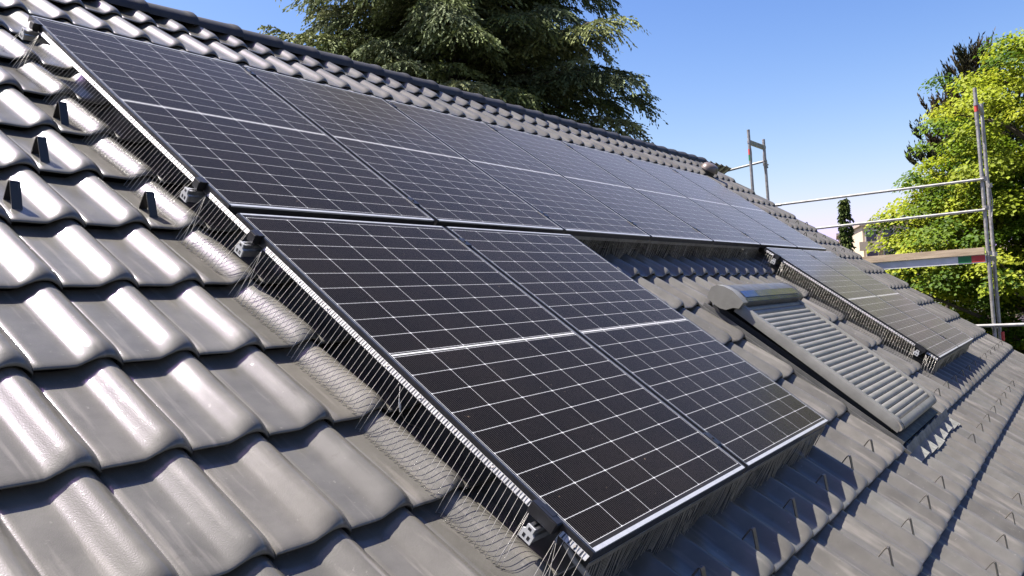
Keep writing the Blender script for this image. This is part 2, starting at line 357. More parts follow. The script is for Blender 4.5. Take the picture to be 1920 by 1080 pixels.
# mirror about the ridge plane: rotate half a turn round the vertical through the ridge
mirror = Matrix.Translation((0, ridge_pt.y, 0)) @ Matrix.Rotation(math.pi, 4, 'Z') @ Matrix.Translation((0, -ridge_pt.y, 0))
bt.matrix_world = mirror @ MR
# deck under the tiles
ub = MB(); vE = V0 + PV * JV1
ub.box(UL, UV - .02, -vE + .05, -VR - .02, -.26, -.215); und = ub.build('roof_deck', M_under, house); seat_on_roof(und)
ud2 = ub.build('roof_deck', M_under, house); ud2.matrix_world = mirror @ MR @ Matrix.Translation((-(UL + UV), 0, 0))
# side skirt that closes the last column of tiles at the verge
vb = MB()
for j in range(JV0, JV1 + 1):
    a = V0 + PV * (j - 1); b_ = a + PV
    hh = PAN + LIFT
    vb.add([(UV + .004, -a + .03, PAN + .006), (UV + .004, -b_, hh + .008), (UV + .004, -b_, PAN - .05), (UV + .004, -a + .03, PAN - .07),
            (UV - .02, -a + .03, PAN + .004), (UV - .02, -b_, hh + .006), (UV - .02, -b_, PAN - .05), (UV - .02, -a + .03, PAN - .07)],
           [(0, 1, 2, 3), (4, 7, 6, 5), (0, 4, 5, 1), (1, 5, 6, 2), (3, 2, 6, 7), (0, 3, 7, 4)])
vo = vb.build('verge_edge', M_tile, house); seat_on_roof(vo)
at_ = vo.data.attributes.new('tone', 'FLOAT_COLOR', 'FACE'); at_.data.foreach_set('color', [1.0] * 4 * len(vo.data.polygons))
# ridge tiles: tapered half shells, each overlapping the next
def ridge_mesh():
    b = MB(); n = 14; L_ = .40
    secs = [(0, .104), (.30, .112), (.335, .114), (.350, .118), (.385, .120), (.397, .117), (.40, .108)]
    vs_ = []; fs = []
    for (x, r) in secs:
        for i in range(n + 1):
            a = math.pi * (-.04 + 1.08 * i / n); vs_.append((x, r * 1.32 * math.cos(a), r * .95 * math.sin(a)))
    m_ = n + 1
    for s_ in range(len(secs) - 1):
        for i in range(n): fs.append((s_ * m_ + i, s_ * m_ + i + 1, (s_ + 1) * m_ + i + 1, (s_ + 1) * m_ + i))
    b.add(vs_, fs)
    # closed end disc of the thick end
    e = len(secs) - 1
    b.add([vs_[e * m_ + i] for i in range(m_)], [tuple(range(m_))])
    return b
rm = ridge_mesh().build('ridge_tile', M_ridge, house, smooth=True)
RC = RL(0, -1.23, -.215)
nr = int((UV - .15 - UL) / .36) + 1
for i in range(nr):
    o = rm if i == 0 else rm.copy()
    if i: C.objects.link(o); o.parent = house
    o.location = (UV - .40 - .36 * i, RC.y, RC.z + random.uniform(-.003, .003)); o.rotation_euler = (0, R(-.6), R(random.uniform(-.3, .3)))
# walls
gy0 = RL(0, vE, 0).y + .55; gy1 = 2 * ridge_pt.y - gy0; xr = UV - .35; xl = UL + .35
wb = MB(); ze = RL(0, vE, PAN).z + .05; zr = ridge_pt.z - .30
wb.add([(xl, gy0, 0), (xl, gy1, 0), (xl, gy1, ze), (xl, ridge_pt.y, zr), (xl, gy0, ze), (xr, gy0, 0), (xr, gy1, 0), (xr, gy1, ze), (xr, ridge_pt.y, zr), (xr, gy0, ze)],
       [(0, 1, 2, 3, 4), (9, 8, 7, 6, 5), (0, 4, 9, 5), (1, 6, 7, 2)])
wb.build('wall', M_stucco, house)
gt = MB(); py, pz = RL(0, vE, PAN).y - .05, RL(0, vE, PAN).z - .08
pr_ = [(py + .065 * math.cos(a), pz + .065 * math.sin(a)) for a in [math.pi * (1 + i / 8) for i in range(9)]]
pr_ += [(py + .058 * math.cos(a), pz + .058 * math.sin(a)) for a in [math.pi * (2 - i / 8) for i in range(9)]]
gt.prism(pr_, UL, UV); gt.build('gutter', M_galv, house)

# domed roof vent near the ridge
dv = on_roof('roof_vent', 9.50, -.60, -.11); tag(dv, 'brown domed plastic roof vent standing beside the end of the ridge', 'roof vent')
b = MB(); vs_ = []; fs = []; nu, nv = 20, 8
for i in range(nv + 1):
    ph = math.pi / 2 * i / nv
    for j in range(nu):
        a = 2 * math.pi * j / nu; rx, ry = .155, .125
        r_ = math.cos(ph) ** .6 if i < nv else 0
        vs_.append((rx * r_ * math.cos(a), ry * r_ * math.sin(a), .02 + .105 * math.sin(ph)))
for i in range(nv):
    for j in range(nu): fs.append((i * nu + j, i * nu + (j + 1) % nu, (i + 1) * nu + (j + 1) % nu, (i + 1) * nu + j))
b.add(vs_, fs); b.build('hood', noisy('vent_plastic', (.085, .065, .055), (.12, .095, .08), 10, (.3, .4)), dv, smooth='all', fix=False)
b = MB(); b.tube([(0, 0, -.08), (0, 0, .02)], .10, 20); b.build('collar', M_dark, dv, smooth=True)

# ------------------------------------------------------------------ solar panels
PW, PH, GAPV = 1.134, 1.722, .055; PP = PW + .02
def make_panel():
    e = on_roof('solar_module', 0, 0)
    b = MB(); b.add([(.009, -PH + .009, -.0015), (PW - .009, -PH + .009, -.0015), (PW - .009, -.009, -.0015), (.009, -.009, -.0015)], [(0, 1, 2, 3)])
    b.build('glass', M_cells, e, fix=False)
    b = MB()
    b.box(0, .0095, -PH, 0, -.034, 0, 0); b.box(PW - .0095, PW, -PH, 0, -.034, 0, 0)
    b.box(.0095, PW - .0095, -PH, -PH + .013, -.034, .0, 1); b.box(.0095, PW - .0095, -.010, 0, -.034, .0, 1)
    # bright milled lip beside the glass and dark outside wall of the short sides
    b.box(.0095, .0115, -PH + .013, -.010, -.003, -.0003, 1); b.box(PW - .0115, PW - .0095, -PH + .013, -.010, -.003, -.0003, 1)
    b.box(.0, PW, -PH - .0015, -PH, -.0335, -.006, 0); b.box(.0, PW, 0, .0015, -.0335, -.006, 0)
    b.build('frame', [M_black, M_frame], e)
    b = MB(); b.add([(.009, -PH + .009, -.006), (PW - .009, -PH + .009, -.006), (PW - .009, -.009, -.006), (.009, -.009, -.006)], [(0, 3, 2, 1)])
    b.build('back_sheet', M_dark, e, fix=False)
    return e
pan0 = make_panel(); first = True
def put_panel(c, row, label):
    global first
    o = pan0 if first else dup(pan0); first = False
    o.location = RL(c * PP + random.uniform(-.001, .001), row * (PH + GAPV), random.uniform(-.001, .001))
    tag(o, label, 'solar panel', 'solar panels mounted on the tile roof')
for c in range(7):
    put_panel(c, 0, ['leftmost black solar panel of the long upper row', 'second solar panel from the left in the upper row', 'third solar panel from the left in the upper row',
      'middle solar panel of the upper row, fourth from the left', 'fifth solar panel from the left in the upper row', 'sixth solar panel from the left in the upper row', 'rightmost solar panel of the upper row, near the roof vent'][c])
put_panel(0, 1, 'large dark solar panel in the foreground, left one of the lower pair')
put_panel(1, 1, 'dark solar panel left of the shuttered roof window, right one of the lower pair')
put_panel(5, 1, 'lower solar panel right of the roof window reflecting yellow-green trees, nearer one')
put_panel(6, 1, 'lower rightmost solar panel reflecting yellow-green trees, beside the verge')

# rails (run along the ridge under the panels), with clamps
def rail_mesh(x0, x1):
    b = MB(); w_, h_ = .038, .042
    p = [(-w_ / 2, 0), (w_ / 2, 0), (w_ / 2, h_ * .55), (w_ * .34, h_ * .62), (w_ * .34, h_), (w_ * .12, h_), (w_ * .12, h_ * .75), (-w_ * .12, h_ * .75), (-w_ * .12, h_), (-w_ * .34, h_), (-w_ * .34, h_ * .62), (-w_ / 2, h_ * .55)]
    b.prism(p, x0, x1)
    # black plates on the cut end: shade of its hollow chambers put into colour
    for (a, c, d, e) in ((-.013, -.002, .006, .02), (.003, .013, .006, .02)):
        b.box(x0 - .0008, x0 - .0002, a, c, d, e, 1)
    return b
RV = [(.10, 0, 7), (1.545, 0, 7), (1.92, 0, 2), (3.34, 0, 2), (1.92, 5, 7), (3.34, 5, 7)]
rail_lab = ['aluminium mounting rail under the top edge of the upper panels', 'aluminium mounting rail under the lower edge of the upper panels',
 'aluminium mounting rail under the top edge of the two near lower panels', 'aluminium mounting rail with bright cut end under the near panels\' front edge',
 'aluminium mounting rail under the top of the two far lower panels', 'aluminium mounting rail with bright cut end under the far panels\' front edge']
for (v, c0, c1), lab in zip(RV, rail_lab):
    e = on_roof('mounting_rail', c0 * PP - .052, v, -.082); tag(e, lab, 'mounting rail', 'aluminium rails under the solar panels')
    rail_mesh(0, (c1 - c0) * PP + .08).build('rail_profile', [M_alu, M_black], e)
    x = .35                                     # roof hooks that carry the rail
    while x < (c1 - c0) * PP:
        b = MB(); b.tube([(x, -.02, .01), (x, -.05, -.02), (x, -.05, -.062), (x, .14, -.078)], .010, 6); x += .92
        b.build('rail_bracket', M_galv, e, smooth=True)
    b = MB(); b.prism([(-.021, -.002), (.021, -.002), (.021, .025), (.013, .030), (.013, .045), (-.013, .045), (-.013, .030), (-.021, .025)], -.007, -.0012)
    for (p_, q_) in ((-.012, -.004), (.004, .012)): b.box(-.0075, -.0071, p_, q_, .005, .017, 1)
    b.box(-.0075, -.0071, -.004, .006, .032, .040, 1)
    b.build('rail_end_cap', [M_cap, M_black], e)
    b = MB(); lc = .048 if v > 3 else .020
    b.box(.022, .0515, -lc, lc, .048, .0855, 0, .003); b.box(.034, .060, -.022, .022, .0822, .0865, 0, .001)
    b.build('end_clamp', M_black, e)
    for c in range(c0 + 1, c1):
        b = MB(); xx = c * PP + .052 - c0 * PP - .010; b.box(xx - .0075, xx + .0075, -.04, .04, .04, .0815, 0); b.box(xx - .020, xx + .020, -.032, .032, .0825, .0865, 0, .001)
        b.tube([(xx, 0, .086), (xx, 0, .091)], .0055, 6); b.build('mid_clamp', M_black, e)

# ------------------------------------------------------------------ bird guards (perforated strip with bent wires)
def tile_h(u, v):
    t = ((u - U0) / PU) % 1.0; s = ((v - V0) / PV) % 1.0
    return PAN + tile_surface(t) + LIFT * s
def guard_side(name, u, v0, v1, label, breaks=(), out=-1):
    e = on_roof(name, 0, 0); tag(e, label, 'bird guard', 'wire bird guards round the solar panels')
    b = MB(); x = u + out * .0045; y = v0
    segs = []; cuts = sorted(breaks)
    a = v0
    for c in cuts: segs.append((a, c - .045)); a = c + .06
    segs.append((a, v1))
    for (p, q) in segs:
        xa, xb = u + out * .0025, u + out * .0125
        b.add([(xa, -q, -.0150), (xa, -p, -.0150), (xb, -p, -.0280), (xb, -q, -.0280), (xa, -q, -.0165), (xa, -p, -.0165), (xb, -p, -.0295), (xb, -q, -.0295)],
              [(0, 1, 2, 3), (7, 6, 5, 4), (0, 4, 5, 1), (1, 5, 6, 2), (2, 6, 7, 3), (3, 7, 4, 0)])
        yy = p + .05
        while yy < q - .02:
            b.tube([(u + out * .0075, -yy, -.0220), (u + out * .0095, -yy, -.0200)], .0036, 8, 1); yy += .1575
        yy = p + .01
        while yy < q - .004:                       # dark quads at the wire slots: the wires' shadows put into the colour
            b.add([(xa + out * .0008, -yy - .0022, -.0152), (xa + out * .0008, -yy + .0022, -.0152), (xb + out * .0006, -yy + .0022, -.0276), (xb + out * .0006, -yy - .0022, -.0276)], [(0, 1, 2, 3)], 2); yy += .0215
    b.build('perforated_strip', [M_strip, M_galv, M_black], e)
    b = MB(); v = v0 + .01
    while v < v1:
        near = [c for c in cuts if -.05 < v - c < .075]
        j = random.gauss(0, .0006); j2 = random.gauss(0, .0018)
        # top, tip on the tile, small hooked return
        top = (u + out * .004, -(v + j), -.0135); ut = u + out * (.116 + random.gauss(0, .0015)); vt = v + .048 + j2
        if near:
            c = near[0]; vt += (.03 + (v - c) * .7 if v > c else -.03); top = (u + out * .006, -(c - .043 if v < c else c + .058), -.018)
        ht = tile_h(ut, vt) + .003
        T_ = Vector(top); K_ = Vector((u + out * .0140, -(v + j + .004) if not near else top[1], -.0300)); Z_ = Vector((ut, -vt, ht)); md = K_.lerp(Z_, .5) + Vector((out * .002, 0, .003))
        b.tube([T_, K_, md, Z_, Z_ + Vector((.016, -.006, -.001))], .00075, 4, caps=False)
        v += .0215
    b.build('guard_wires', M_steel, e, smooth='all', fix=False)
    return e
guard_side('bird_guard', 0, .03, 3.495, 'long wire bird guard along the left side of the near solar panels', (.10, 1.545, 1.92, 3.34))
guard_side('bird_guard', 5 * PP, 1.80, 3.495, 'wire bird guard on the left side of the far lower panels, beside the window', (1.92, 3.34))
def guard_front(name, u0, u1, v, label, dens=.0105, spread=.02):
    e = on_roof(name, 0, 0); tag(e, label, 'bird guard', 'wire bird guards round the solar panels')
    b = MB(); b.box(u0, u1, -(v + .0045), -(v + .0030), -.056, -.034, 0)
    x = u0 + .06
    while x < u1: b.tube([(x, -(v + .004), -.045), (x, -(v + .007), -.045)], .004, 6, 0); x += .16
    b.build('perforated_strip', M_galv, e)
    b = MB(); u = u0; ph = 0
    while u < u1:
        ph = .85 * ph + random.gauss(0, .005); lean = ph + .010 * math.sin(u * 9) + random.gauss(0, .002)
        vt = v + .012 + spread * (0.5 + .5 * math.sin(u * 13)) + random.gauss(0, .004)
        ut = u + lean; ht = tile_h(ut, vt) + .002 + abs(random.gauss(0, .006))
        b.tube([(u, -(v + .006), -.034), (u + lean * .42, -(v + .006 + (vt - v - .006) * .42), -.085), (ut, -vt, ht)], .00095, 4, caps=False)
        u += dens * random.uniform(.7, 1.3)
    b.build('guard_wires', M_steel, e, smooth='all', fix=False)
VB = 2 * PH + GAPV
guard_front('bird_guard', 0.0, 2 * PP - .02, VB, 'dense wire bird guard hanging under the front edge of the two near panels')
guard_front('bird_guard', 5 * PP, 7 * PP - .02, VB, 'dense wire bird guard under the front edge of the two far lower panels')
guard_front('bird_guard', 2 * PP, 5 * PP - .01, PH, 'shaded wire bird guard under the upper panels above the roof window')

# cable with plug behind the left guard
e = on_roof('solar_cable', -.012, 2.79, -.03); tag(e, 'thin cable with grey plug dangling through the left bird guard', 'cable')
b = MB(); b.tube([(.09, .16, -.02), (.04, .13, -.01), (.01, .06, -.01), (-.020, .02, -.030)], .0018, 6); b.tube([(-.020, -.004, -.060), (-.006, -.03, -.08), (.06, -.06, -.10)], .0018, 6)
b.build('cable_wire', M_rubber, e, smooth=True)
b = MB(); b.tube([(-.020, .02, -.030), (-.020, .014, -.038)], .0026, 8); b.tube([(-.020, .014, -.038), (-.020, .004, -.050)], .0042, 8); b.tube([(-.020, .004, -.050), (-.020, -.004, -.060)], .0026, 8)
b.build('plug', M_plastic, e, smooth=True)
# flexible conduit bracket at the front left corner
e = on_roof('corner_bracket', .02, 3.42, -.06); tag(e, 'curved galvanised bracket behind the guard at the near front corner', 'bracket')
b = MB(); pth = [(.05, .02, .012), (-.0, .0, .006), (.0, -.04, -.01), (.03, -.09, -.04), (.045, -.125, -.075), (.045, -.14, -.105)]
for (p, q) in zip(pth[:-1], pth[1:]): pass
b.tube(pth, .0085, 8); b.build('bracket_arm', M_galvw, e, smooth=True)

# ------------------------------------------------------------------ snow hooks
def hook_mesh(wd):
    b = MB(); t = .0035; H = .074
    # upright leg, rounded top, sloping leg, short foot
    line = [(.004, -.012), (.002, .0), (.0015, H * .8), (-.0005, H * .97), (-.006, H), (-.0125, H * .93), (-.078, .001), (-.085, -.004)]
    up = []; dn = []
    for i, (y, z) in enumerate(line):
        a = Vector(line[max(0, i - 1)]); c = Vector(line[min(len(line) - 1, i + 1)]); d = (c - a).normalized(); n = Vector((-d.y, d.x))
        up.append((y + n.x * t / 2, z + n.y * t / 2)); dn.append((y - n.x * t / 2, z - n.y * t / 2))
    b.prism(up + dn[::-1], -wd / 2, wd / 2)
    return b
hk = hook_mesh(.028).build('snow_hook', M_hook); hk_used = False
hkw = hook_mesh(.032).build('snow_hook', mat('black_hook', (.012, .011, .010), .35)); hkw_used = False  # same hooks seen against the light; the darkening is put into the colour
def put_hook(k, j, label, wide=False, slot=.06, group=None):
    global hk_used, hkw_used
    src = hkw if wide else hk
    used = hkw_used if wide else hk_used
    o = src.copy() if used else src
    if used: C.objects.link(o)
    if wide: hkw_used = True
    else: hk_used = True
    u = U0 + PU * (k + slot); v = V0 + PV * j - .148
    o.location = RL(u, v, PAN + LIFT * .6 + tile_surface(slot) - .0015); o.rotation_euler = (AL, 0, 0)
    o.rotation_euler = (Matrix.Rotation(AL, 3, 'X') @ Matrix.Rotation(R(random.gauss(0, 2)), 3, 'Z')).to_euler()
    tag(o, label, 'snow hook', group or 'snow hooks standing on the roof tiles')
# (the course whose front edge is V0 + PV*j)
for n_, (k, j) in enumerate([(2, 2), (1, 3), (0, 4), (2, 4)]):
    put_hook(k, j, ['topmost of the black snow hooks left of the panels, against the wire guard', 'second highest black snow hook left of the panels',
       'black snow hook nearest the left edge of the photo, lowest on the left', 'black snow hook beside the wire guard at the row gap of the panels'][n_], True, .20)
for n_, k in enumerate([5, 7, 9, 11, 13, 15]):
    put_hook(k, 10, '%s snow hook from the left in the shade below the two near panels' % ORD[n_])
for n_, k in enumerate([25, 27]):
    put_hook(k, 10, ['snow hook just right of the roof window\'s lower end', 'snow hook between the roof window and the far panels\' shadow'][n_])
for n_, k in enumerate([29, 31, 33, 35, 37, 39, 41, 43, 45, 47]):
    put_hook(k, 10, '%s snow hook from the left in front of the far lower panels' % ORD[n_])
for n_, k in enumerate([8, 10, 12, 14, 16]):
    put_hook(k, 11, '%s snow hook from the left in the second row below the near panels' % ORD[n_])
for n_, k in enumerate([22, 24, 26, 28, 30, 32, 34, 36]):
    put_hook(k, 11, '%s snow hook from the left on the tile row below the pleated apron' % ORD[n_])
for n_, k in enumerate([13, 15, 17, 19]):
    put_hook(k, 12, '%s snow hook from the left in the lowest row, bottom right' % ORD[n_])
for r_, (j, ks) in enumerate([(2, [42, 44, 46, 48]), (3, [43, 45, 47]), (4, [44, 46, 48])]):
    for n_, k in enumerate(ks):
        put_hook(k, j, '%s snow hook from the left in the %s row by the right verge' % (ORD[n_], ['upper', 'middle', 'lower'][r_]))

# ------------------------------------------------------------------ roof window with roller shutter
W0, W1 = 3.26, 4.50                       # shutter, u
VT, VBm = 2.57, 3.72
rw = on_roof('roof_window', 0, 0); tag(rw, 'roof window closed by a grey slatted roller shutter between the lower panels', 'roof window')
def hs(v): return .003 + (-.036 - .003) * (v - VT) / (VBm - VT)     # top of the shutter over the slope
# flashing tray set into the tiles
b = MB(); b.box(3.232, 4.62, -3.86, -2.30, -.212, -.186); b.box(3.228, 3.234, -3.84, -2.30, -.186, -.138); b.box(4.606, 4.612, -3.84, -2.30, -.186, -.138)
b.box(3.255, 3.262, -3.78, -2.36, -.186, -.118)
b.build('flashing', M_sheet, rw)
b = MB(); b.add([(3.24, -3.86, -.183), (4.60, -3.86, -.183), (4.60, -3.73, -.165), (3.24, -3.73, -.165)], [(0, 1, 2, 3)]); b.box(3.28, 4.50, -3.78, -3.68, -.182, -.125)
b.build('lower_flashing', M_dark, rw)
b = MB(); b.box(3.315, 4.455, -3.68, -2.40, -.18, -.095, 0, .004); b.build('window_frame', M_dark, rw)
b = MB(); b.box(3.38, 4.39, -3.60, -2.48, -.0945, -.092); b.build('window_pane', M_glass, rw)
# pleated apron on the row below
b = MB(); n = 120; x0, x1 = 3.25, 4.74; vs_ = []
for i in range(n + 1):
    u = x0 + (x1 - x0) * i / n; t = ((u - U0) / PU) % 1
    for (v, lift, amp) in ((3.80, .012, .0), (3.84, .006, .007), (3.88, .004, .005), (3.918 + .010 * math.sin(u * 7), .003, .003)):
        if v > 3.9: v -= 0
        zig = amp * (1 if i % 2 else -1)
        vs_.append((u, -v, tile_h(u, min(v, 3.79 + .35)) * 1 + lift + zig + .012))
b.add(vs_, [(i * 4 + k, i * 4 + k + 1, (i + 1) * 4 + k + 1, (i + 1) * 4 + k) for i in range(n) for k in range(3)])
b.build('pleated_apron', M_pleat, rw, fix=False)
# guide rails
def guide(ua, ub):
    b = MB(); n = 8; sec = []
    pts = [(VT - .02, 0)] + [(VT + (VBm - .05 - VT) * i / n, 0) for i in range(1, n + 1)]
    vs_ = []
    def ring(v, top, dep):
        return [(ua, -v, top - dep), (ua, -v, top - .012), (ua + .008, -v, top), (ub - .008, -v, top), (ub, -v, top - .012), (ub, -v, top - dep)]
    rings = [ring(v, hs(v), .062) for v, _ in pts]
    # rounded lower nose
    for a in (20, 40, 60, 80):
        v = VBm - .05 + .05 * math.sin(R(a)); top = hs(v) - .032 * (1 - math.cos(R(a))); rings.append(ring(v, top, .062 - .03 * (1 - math.cos(R(a)))))
    for r_ in rings: vs_ += r_
    m_ = 6; fs = [(i * m_ + k, i * m_ + (k + 1) % m_, (i + 1) * m_ + (k + 1) % m_, (i + 1) * m_ + k) for i in range(len(rings) - 1) for k in range(m_)]
    fs += [tuple(range(m_)), tuple(reversed(range((len(rings) - 1) * m_, len(rings) * m_)))]
    b.add(vs_, fs); return b
guide(W0, W0 + .062).build('guide_rail', M_shut, rw, smooth=True)
guide(W1 - .045, W1).build('guide_rail', M_shut, rw, smooth=True)
# slatted curtain
b = MB(); ns = 25; p = (VBm - .035 - VT) / ns; vs_ = []; rows = 0
for i in range(ns):
    for (s, z) in ((0, -.0135), (.06, -.006), (.2, -.0012), (.4, .0012), (.6, .0010), (.8, -.0020), (.93, -.0065), (.985, -.0135)):
        v = VT + (i + s) * p; nose = max(0, (v - (VBm - .09))) ; hh = hs(v) - .012 + z - 6.0 * nose ** 2
        vs_ += [(W0 + .060, -v, hh), (W1 - .043, -v, hh)]; rows += 1
b.add(vs_, [(2 * i, 2 * i + 1, 2 * i + 3, 2 * i + 2) for i in range(rows - 1)])
b.build('shutter_curtain', M_shut, rw, smooth=True, fix=False)
# bottom bar: rounded nose right across
b = MB(); pf = []
for a in range(0, 181, 20): pf.append((-(VBm - .035 + .05 * math.sin(R(a))), hs(VBm) - .034 + .027 * math.cos(R(a))))
b.prism(pf, W0 + .055, W1 - .04); b.build('bottom_bar', M_shut, rw, smooth=True)
b = MB(); b.prism([(p_[0] * 1 + .004, p_[1] - .002) for p_ in pf], W0 + .0005, W0 + .056); b.prism([(p_[0] * 1 + .004, p_[1] - .002) for p_ in pf], W1 - .041, W1 - .0005)
b.build('nose_cap', noisy('cap_plastic', (.16, .14, .11), (.20, .18, .15), 8, (.4, .5)), rw, smooth=True)
# box at the top
bp = [(-2.42, -.084), (-2.368, -.074), (-2.355, -.042), (-2.356, -.004), (-2.380, .026), (-2.423, .042), (-2.482, .049), (-2.545, .037), (-2.578, .026), (-2.574, -.020), (-2.540, -.036), (-2.510, -.071), (-2.471, -.084)]
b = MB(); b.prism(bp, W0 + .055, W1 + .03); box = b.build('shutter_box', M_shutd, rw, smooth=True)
b = MB(); b.prism([(-2.46 + (a + 2.46) * 1.03, -.02 + (z + .02) * 1.05) for a, z in bp], W0 - .030, W0 + .055)
b.build('end_cap', M_shut, box, smooth=True)
b = MB(); b.prism([(-2.46 + (a + 2.46) * 1.03, -.02 + (z + .02) * 1.05) for a, z in bp], W1 + .03, W1 + .05)
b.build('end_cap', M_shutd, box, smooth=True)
def bstrip(u0, u1, i0, i1, m_, nm):
    q = bp[i0]; r_ = bp[i1]; d = Vector((r_[0] - q[0], r_[1] - q[1])).normalized(); nn = Vector((d.y, -d.x))
    if nn.y < 0: nn = -nn
    b = MB(); pts = [(q[0] + nn.x * .0025 + d.x * .004, q[1] + nn.y * .0025 + d.y * .004), (r_[0] + nn.x * .0025 - d.x * .004, r_[1] + nn.y * .0025 - d.y * .004)]
    b.add([(u0, pts[0][0], pts[0][1]), (u1, pts[0][0], pts[0][1]), (u1, pts[1][0], pts[1][1]), (u0, pts[1][0], pts[1][1])], [(0, 3, 2, 1)]); b.build(nm, m_, box, fix=False)
bstrip(W0 + .09, W0 + .36, 6, 7, M_solar, 'solar_cell')
bstrip(W0 + .365, W1 - .02, 6, 7, noisy('box_film', (.045, .04, .034), (.075, .068, .056), 6, (.15, .25)), 'solar_film')
bstrip(W0 + .07, W1 + .01, 7, 8, noisy('box_film_black', (.018, .018, .018), (.05, .048, .044), 5, (.12, .3)), 'front_film')

# ------------------------------------------------------------------ scaffold at the gable
ZO = O.z
def tube_part(name, pts, r, m_, parent, **k):
    b = MB(); b.tube(pts, r, 10); return b.build(name, m_, parent, smooth=True)
XA, XB = 11.2, 11.93
def scaffold_frame(Y, zbot, ztop, label, right):
    e = empty('scaffold_tower', (XA, Y, 0)); tag(e, label, 'scaffold frame', 'scaffold frames beside the gable')
    for i, (x, zt, dy0, dy1) in enumerate(((0, ztop, 0.0, -.03), (XB - XA, ztop - .06 if not right else ztop - .1, 0, -.03))):
        tube_part('standard', [(x, dy1 - .03, -.0 if False else zbot), (x, dy0, ZO + zt)], .0245, M_galv, e)
        b = MB(); b.tube([(x, -.001, ZO + .885), (x, -.001, ZO + .925)], .031, 10); b.build('collar', M_galv, e, smooth=True)
    zc = ZO + .90
    b = MB(); b.box(.0, XB - XA, -.022, .022, zc - .035, zc + .035, 0, .004); b.build('head_ledger', M_galv, e)
    for s in (0, 1):                                   # gusset straps under the head
        x = s * (XB - XA); d = 1 if s == 0 else -1
        b = MB(); b.tube([(x + d * .03, 0, zc - .03), (x + d * .06, 0, zc - .16), (x + d * .055, 0, zc - .28), (x + d * .02, 0, zc - .42)], .014, 8); b.build('gusset', M_galv, e, smooth=True)
    for z in ((-1.22,) if right else ()) + (-3.2, -5.2):
        b = MB(); b.box(0, XB - XA, -.05, -.01, ZO + z - .03, ZO + z + .03); b.build('cross_ledger', M_galv, e)
    b = MB(); b.tube([(0, -.0005, ZO + .70), (0, .0, ZO + .79)], .0255, 10, 0, False); b.tube([(0, -.0005, ZO + .61), (0, 0, ZO + .695)], .0255, 10, 1, False)
    b.build('colour_mark', [M_red, M_green] if not right else [M_galv, M_galv], e, smooth=True)
    return e
fL = scaffold_frame(.50, 0, 1.10, 'far left galvanised scaffold frame rising above the ridge end, against open sky', False)
fR = scaffold_frame(-2.68, 0, 1.13, 'near right galvanised scaffold frame in front of the bright green tree', True)
b = MB(); b.tube([(0, -.002, ZO + .80), (0, -.001, ZO + .9)], .0258, 10, 0, False); b.tube([(XB - XA, -.055, ZO - 2.40), (XB - XA, -.055, ZO - 2.27)], .0256, 10, 0, False)
b.build('colour_mark', M_red, fR, smooth=True)
b = MB()
for (x, z) in ((0, -.13), (XB - XA, -.16), (0, -.53), (0, -1.15), (XB - XA, -1.15), (0, -2.15)):
    b.tube([(x, -.03, ZO + z - .03), (x, -.03, ZO + z + .03)], .036, 8); b.tube([(x - .06, -.03, ZO + z), (x + .07, -.03, ZO + z)], .010, 6)
b.build('coupler', M_galv, fR, smooth=True)
b = MB(); b.tube([(XB - XA, 0, ZO + .60), (XB - XA, 0, ZO + .66)], .038, 8); b.tube([(XB - XA - .12, -.02, ZO + .63), (XB - XA + .16, .0, ZO + .63)], .011, 6); b.tube([(XB - XA + .03, -.03, ZO + .56), (XB - XA + .03, .02, ZO + .70)], .012, 6)
b.build('coupler', M_galv, fL, smooth=True)
b = MB(); b.tube([(XB - XA - .02, -.03, ZO - .15), (XB - XA + .035, -.05, ZO - .4), (XB - XA - .03, -.03, ZO - .62)], .008, 6)
b.tube([(XB - XA - .02, -.03, ZO - .62), (XB - XA + .02, -.02, ZO - 1.1)], .007, 6); b.build('safety_chain', M_galv, fR, smooth=True)
def rail_thing(pts, r, lab, m_=None):
    a = Vector(pts[0]); e = empty('scaffold_rail', a); tag(e, lab, 'scaffold rail', 'tubes joining the scaffold frames')
    q = [Vector(p) - a for p in pts]; b = MB(); b.tube(q, r, 10); b.build('tube', m_ or M_galvw, e, smooth=True)
    d = (q[-1] - q[0]).normalized(); b = MB()
    for t in (0.02, .985): b.box(q[-1].x * t - .012, q[-1].x * t + .012, q[-1].y * t - .03, q[-1].y * t + .03, q[-1].z * t - .018, q[-1].z * t + .018)
    mid = q[-1] * .88; b.tube([mid - d * .04, mid + d * .04], r * 1.35, 8)
    b.build('rail_fitting', M_galv, e)
rail_thing([(XA - .03, -2.70, ZO - .135), (XA - .03, .47, ZO - .155)], .019, 'upper guard rail tube from the near scaffold frame to behind the roof')
rail_thing([(XA - .03, -2.70, ZO - .555), (XA - .03, .47, ZO - .59)], .019, 'lower guard rail tube crossing in front of the small dark conifer')
rail_thing([(XB - .03, .46, ZO + .675), (XB - .03, 3.55, ZO + .35)], .019, 'short sloping tube left of the far scaffold frame, ending behind the ridge')
rail_thing([(XA - .04, -2.35, ZO - 2.14), (XA - .04, -5.9, ZO - 2.13)], .024, 'lowest horizontal tube right of the near scaffold frame behind the verge')
e = empty('scaffold_deck', (XA - .02, -2.67, ZO - 1.20)); tag(e, 'scaffold platform with wooden toe board and red and green end mark', 'scaffold deck')
b = MB(); b.box(0, .70, .0, 3.05, -.065, .02, 0); b.box(-.006, 0, .0, 3.05, -.075, .035, 0); b.build('deck_plank', M_plankw, e)
b = MB(); b.box(-.03, -.006, .01, 3.08, .036, .135, 0, .003); b.build('toe_board', M_wood, e)
b = MB(); b.box(-.0085, -.0062, .01, .175, -.062, .030, 0); b.box(-.0085, -.0062, .1755, .34, -.062, .030, 1); b.build('end_mark', [M_red, M_green], e)

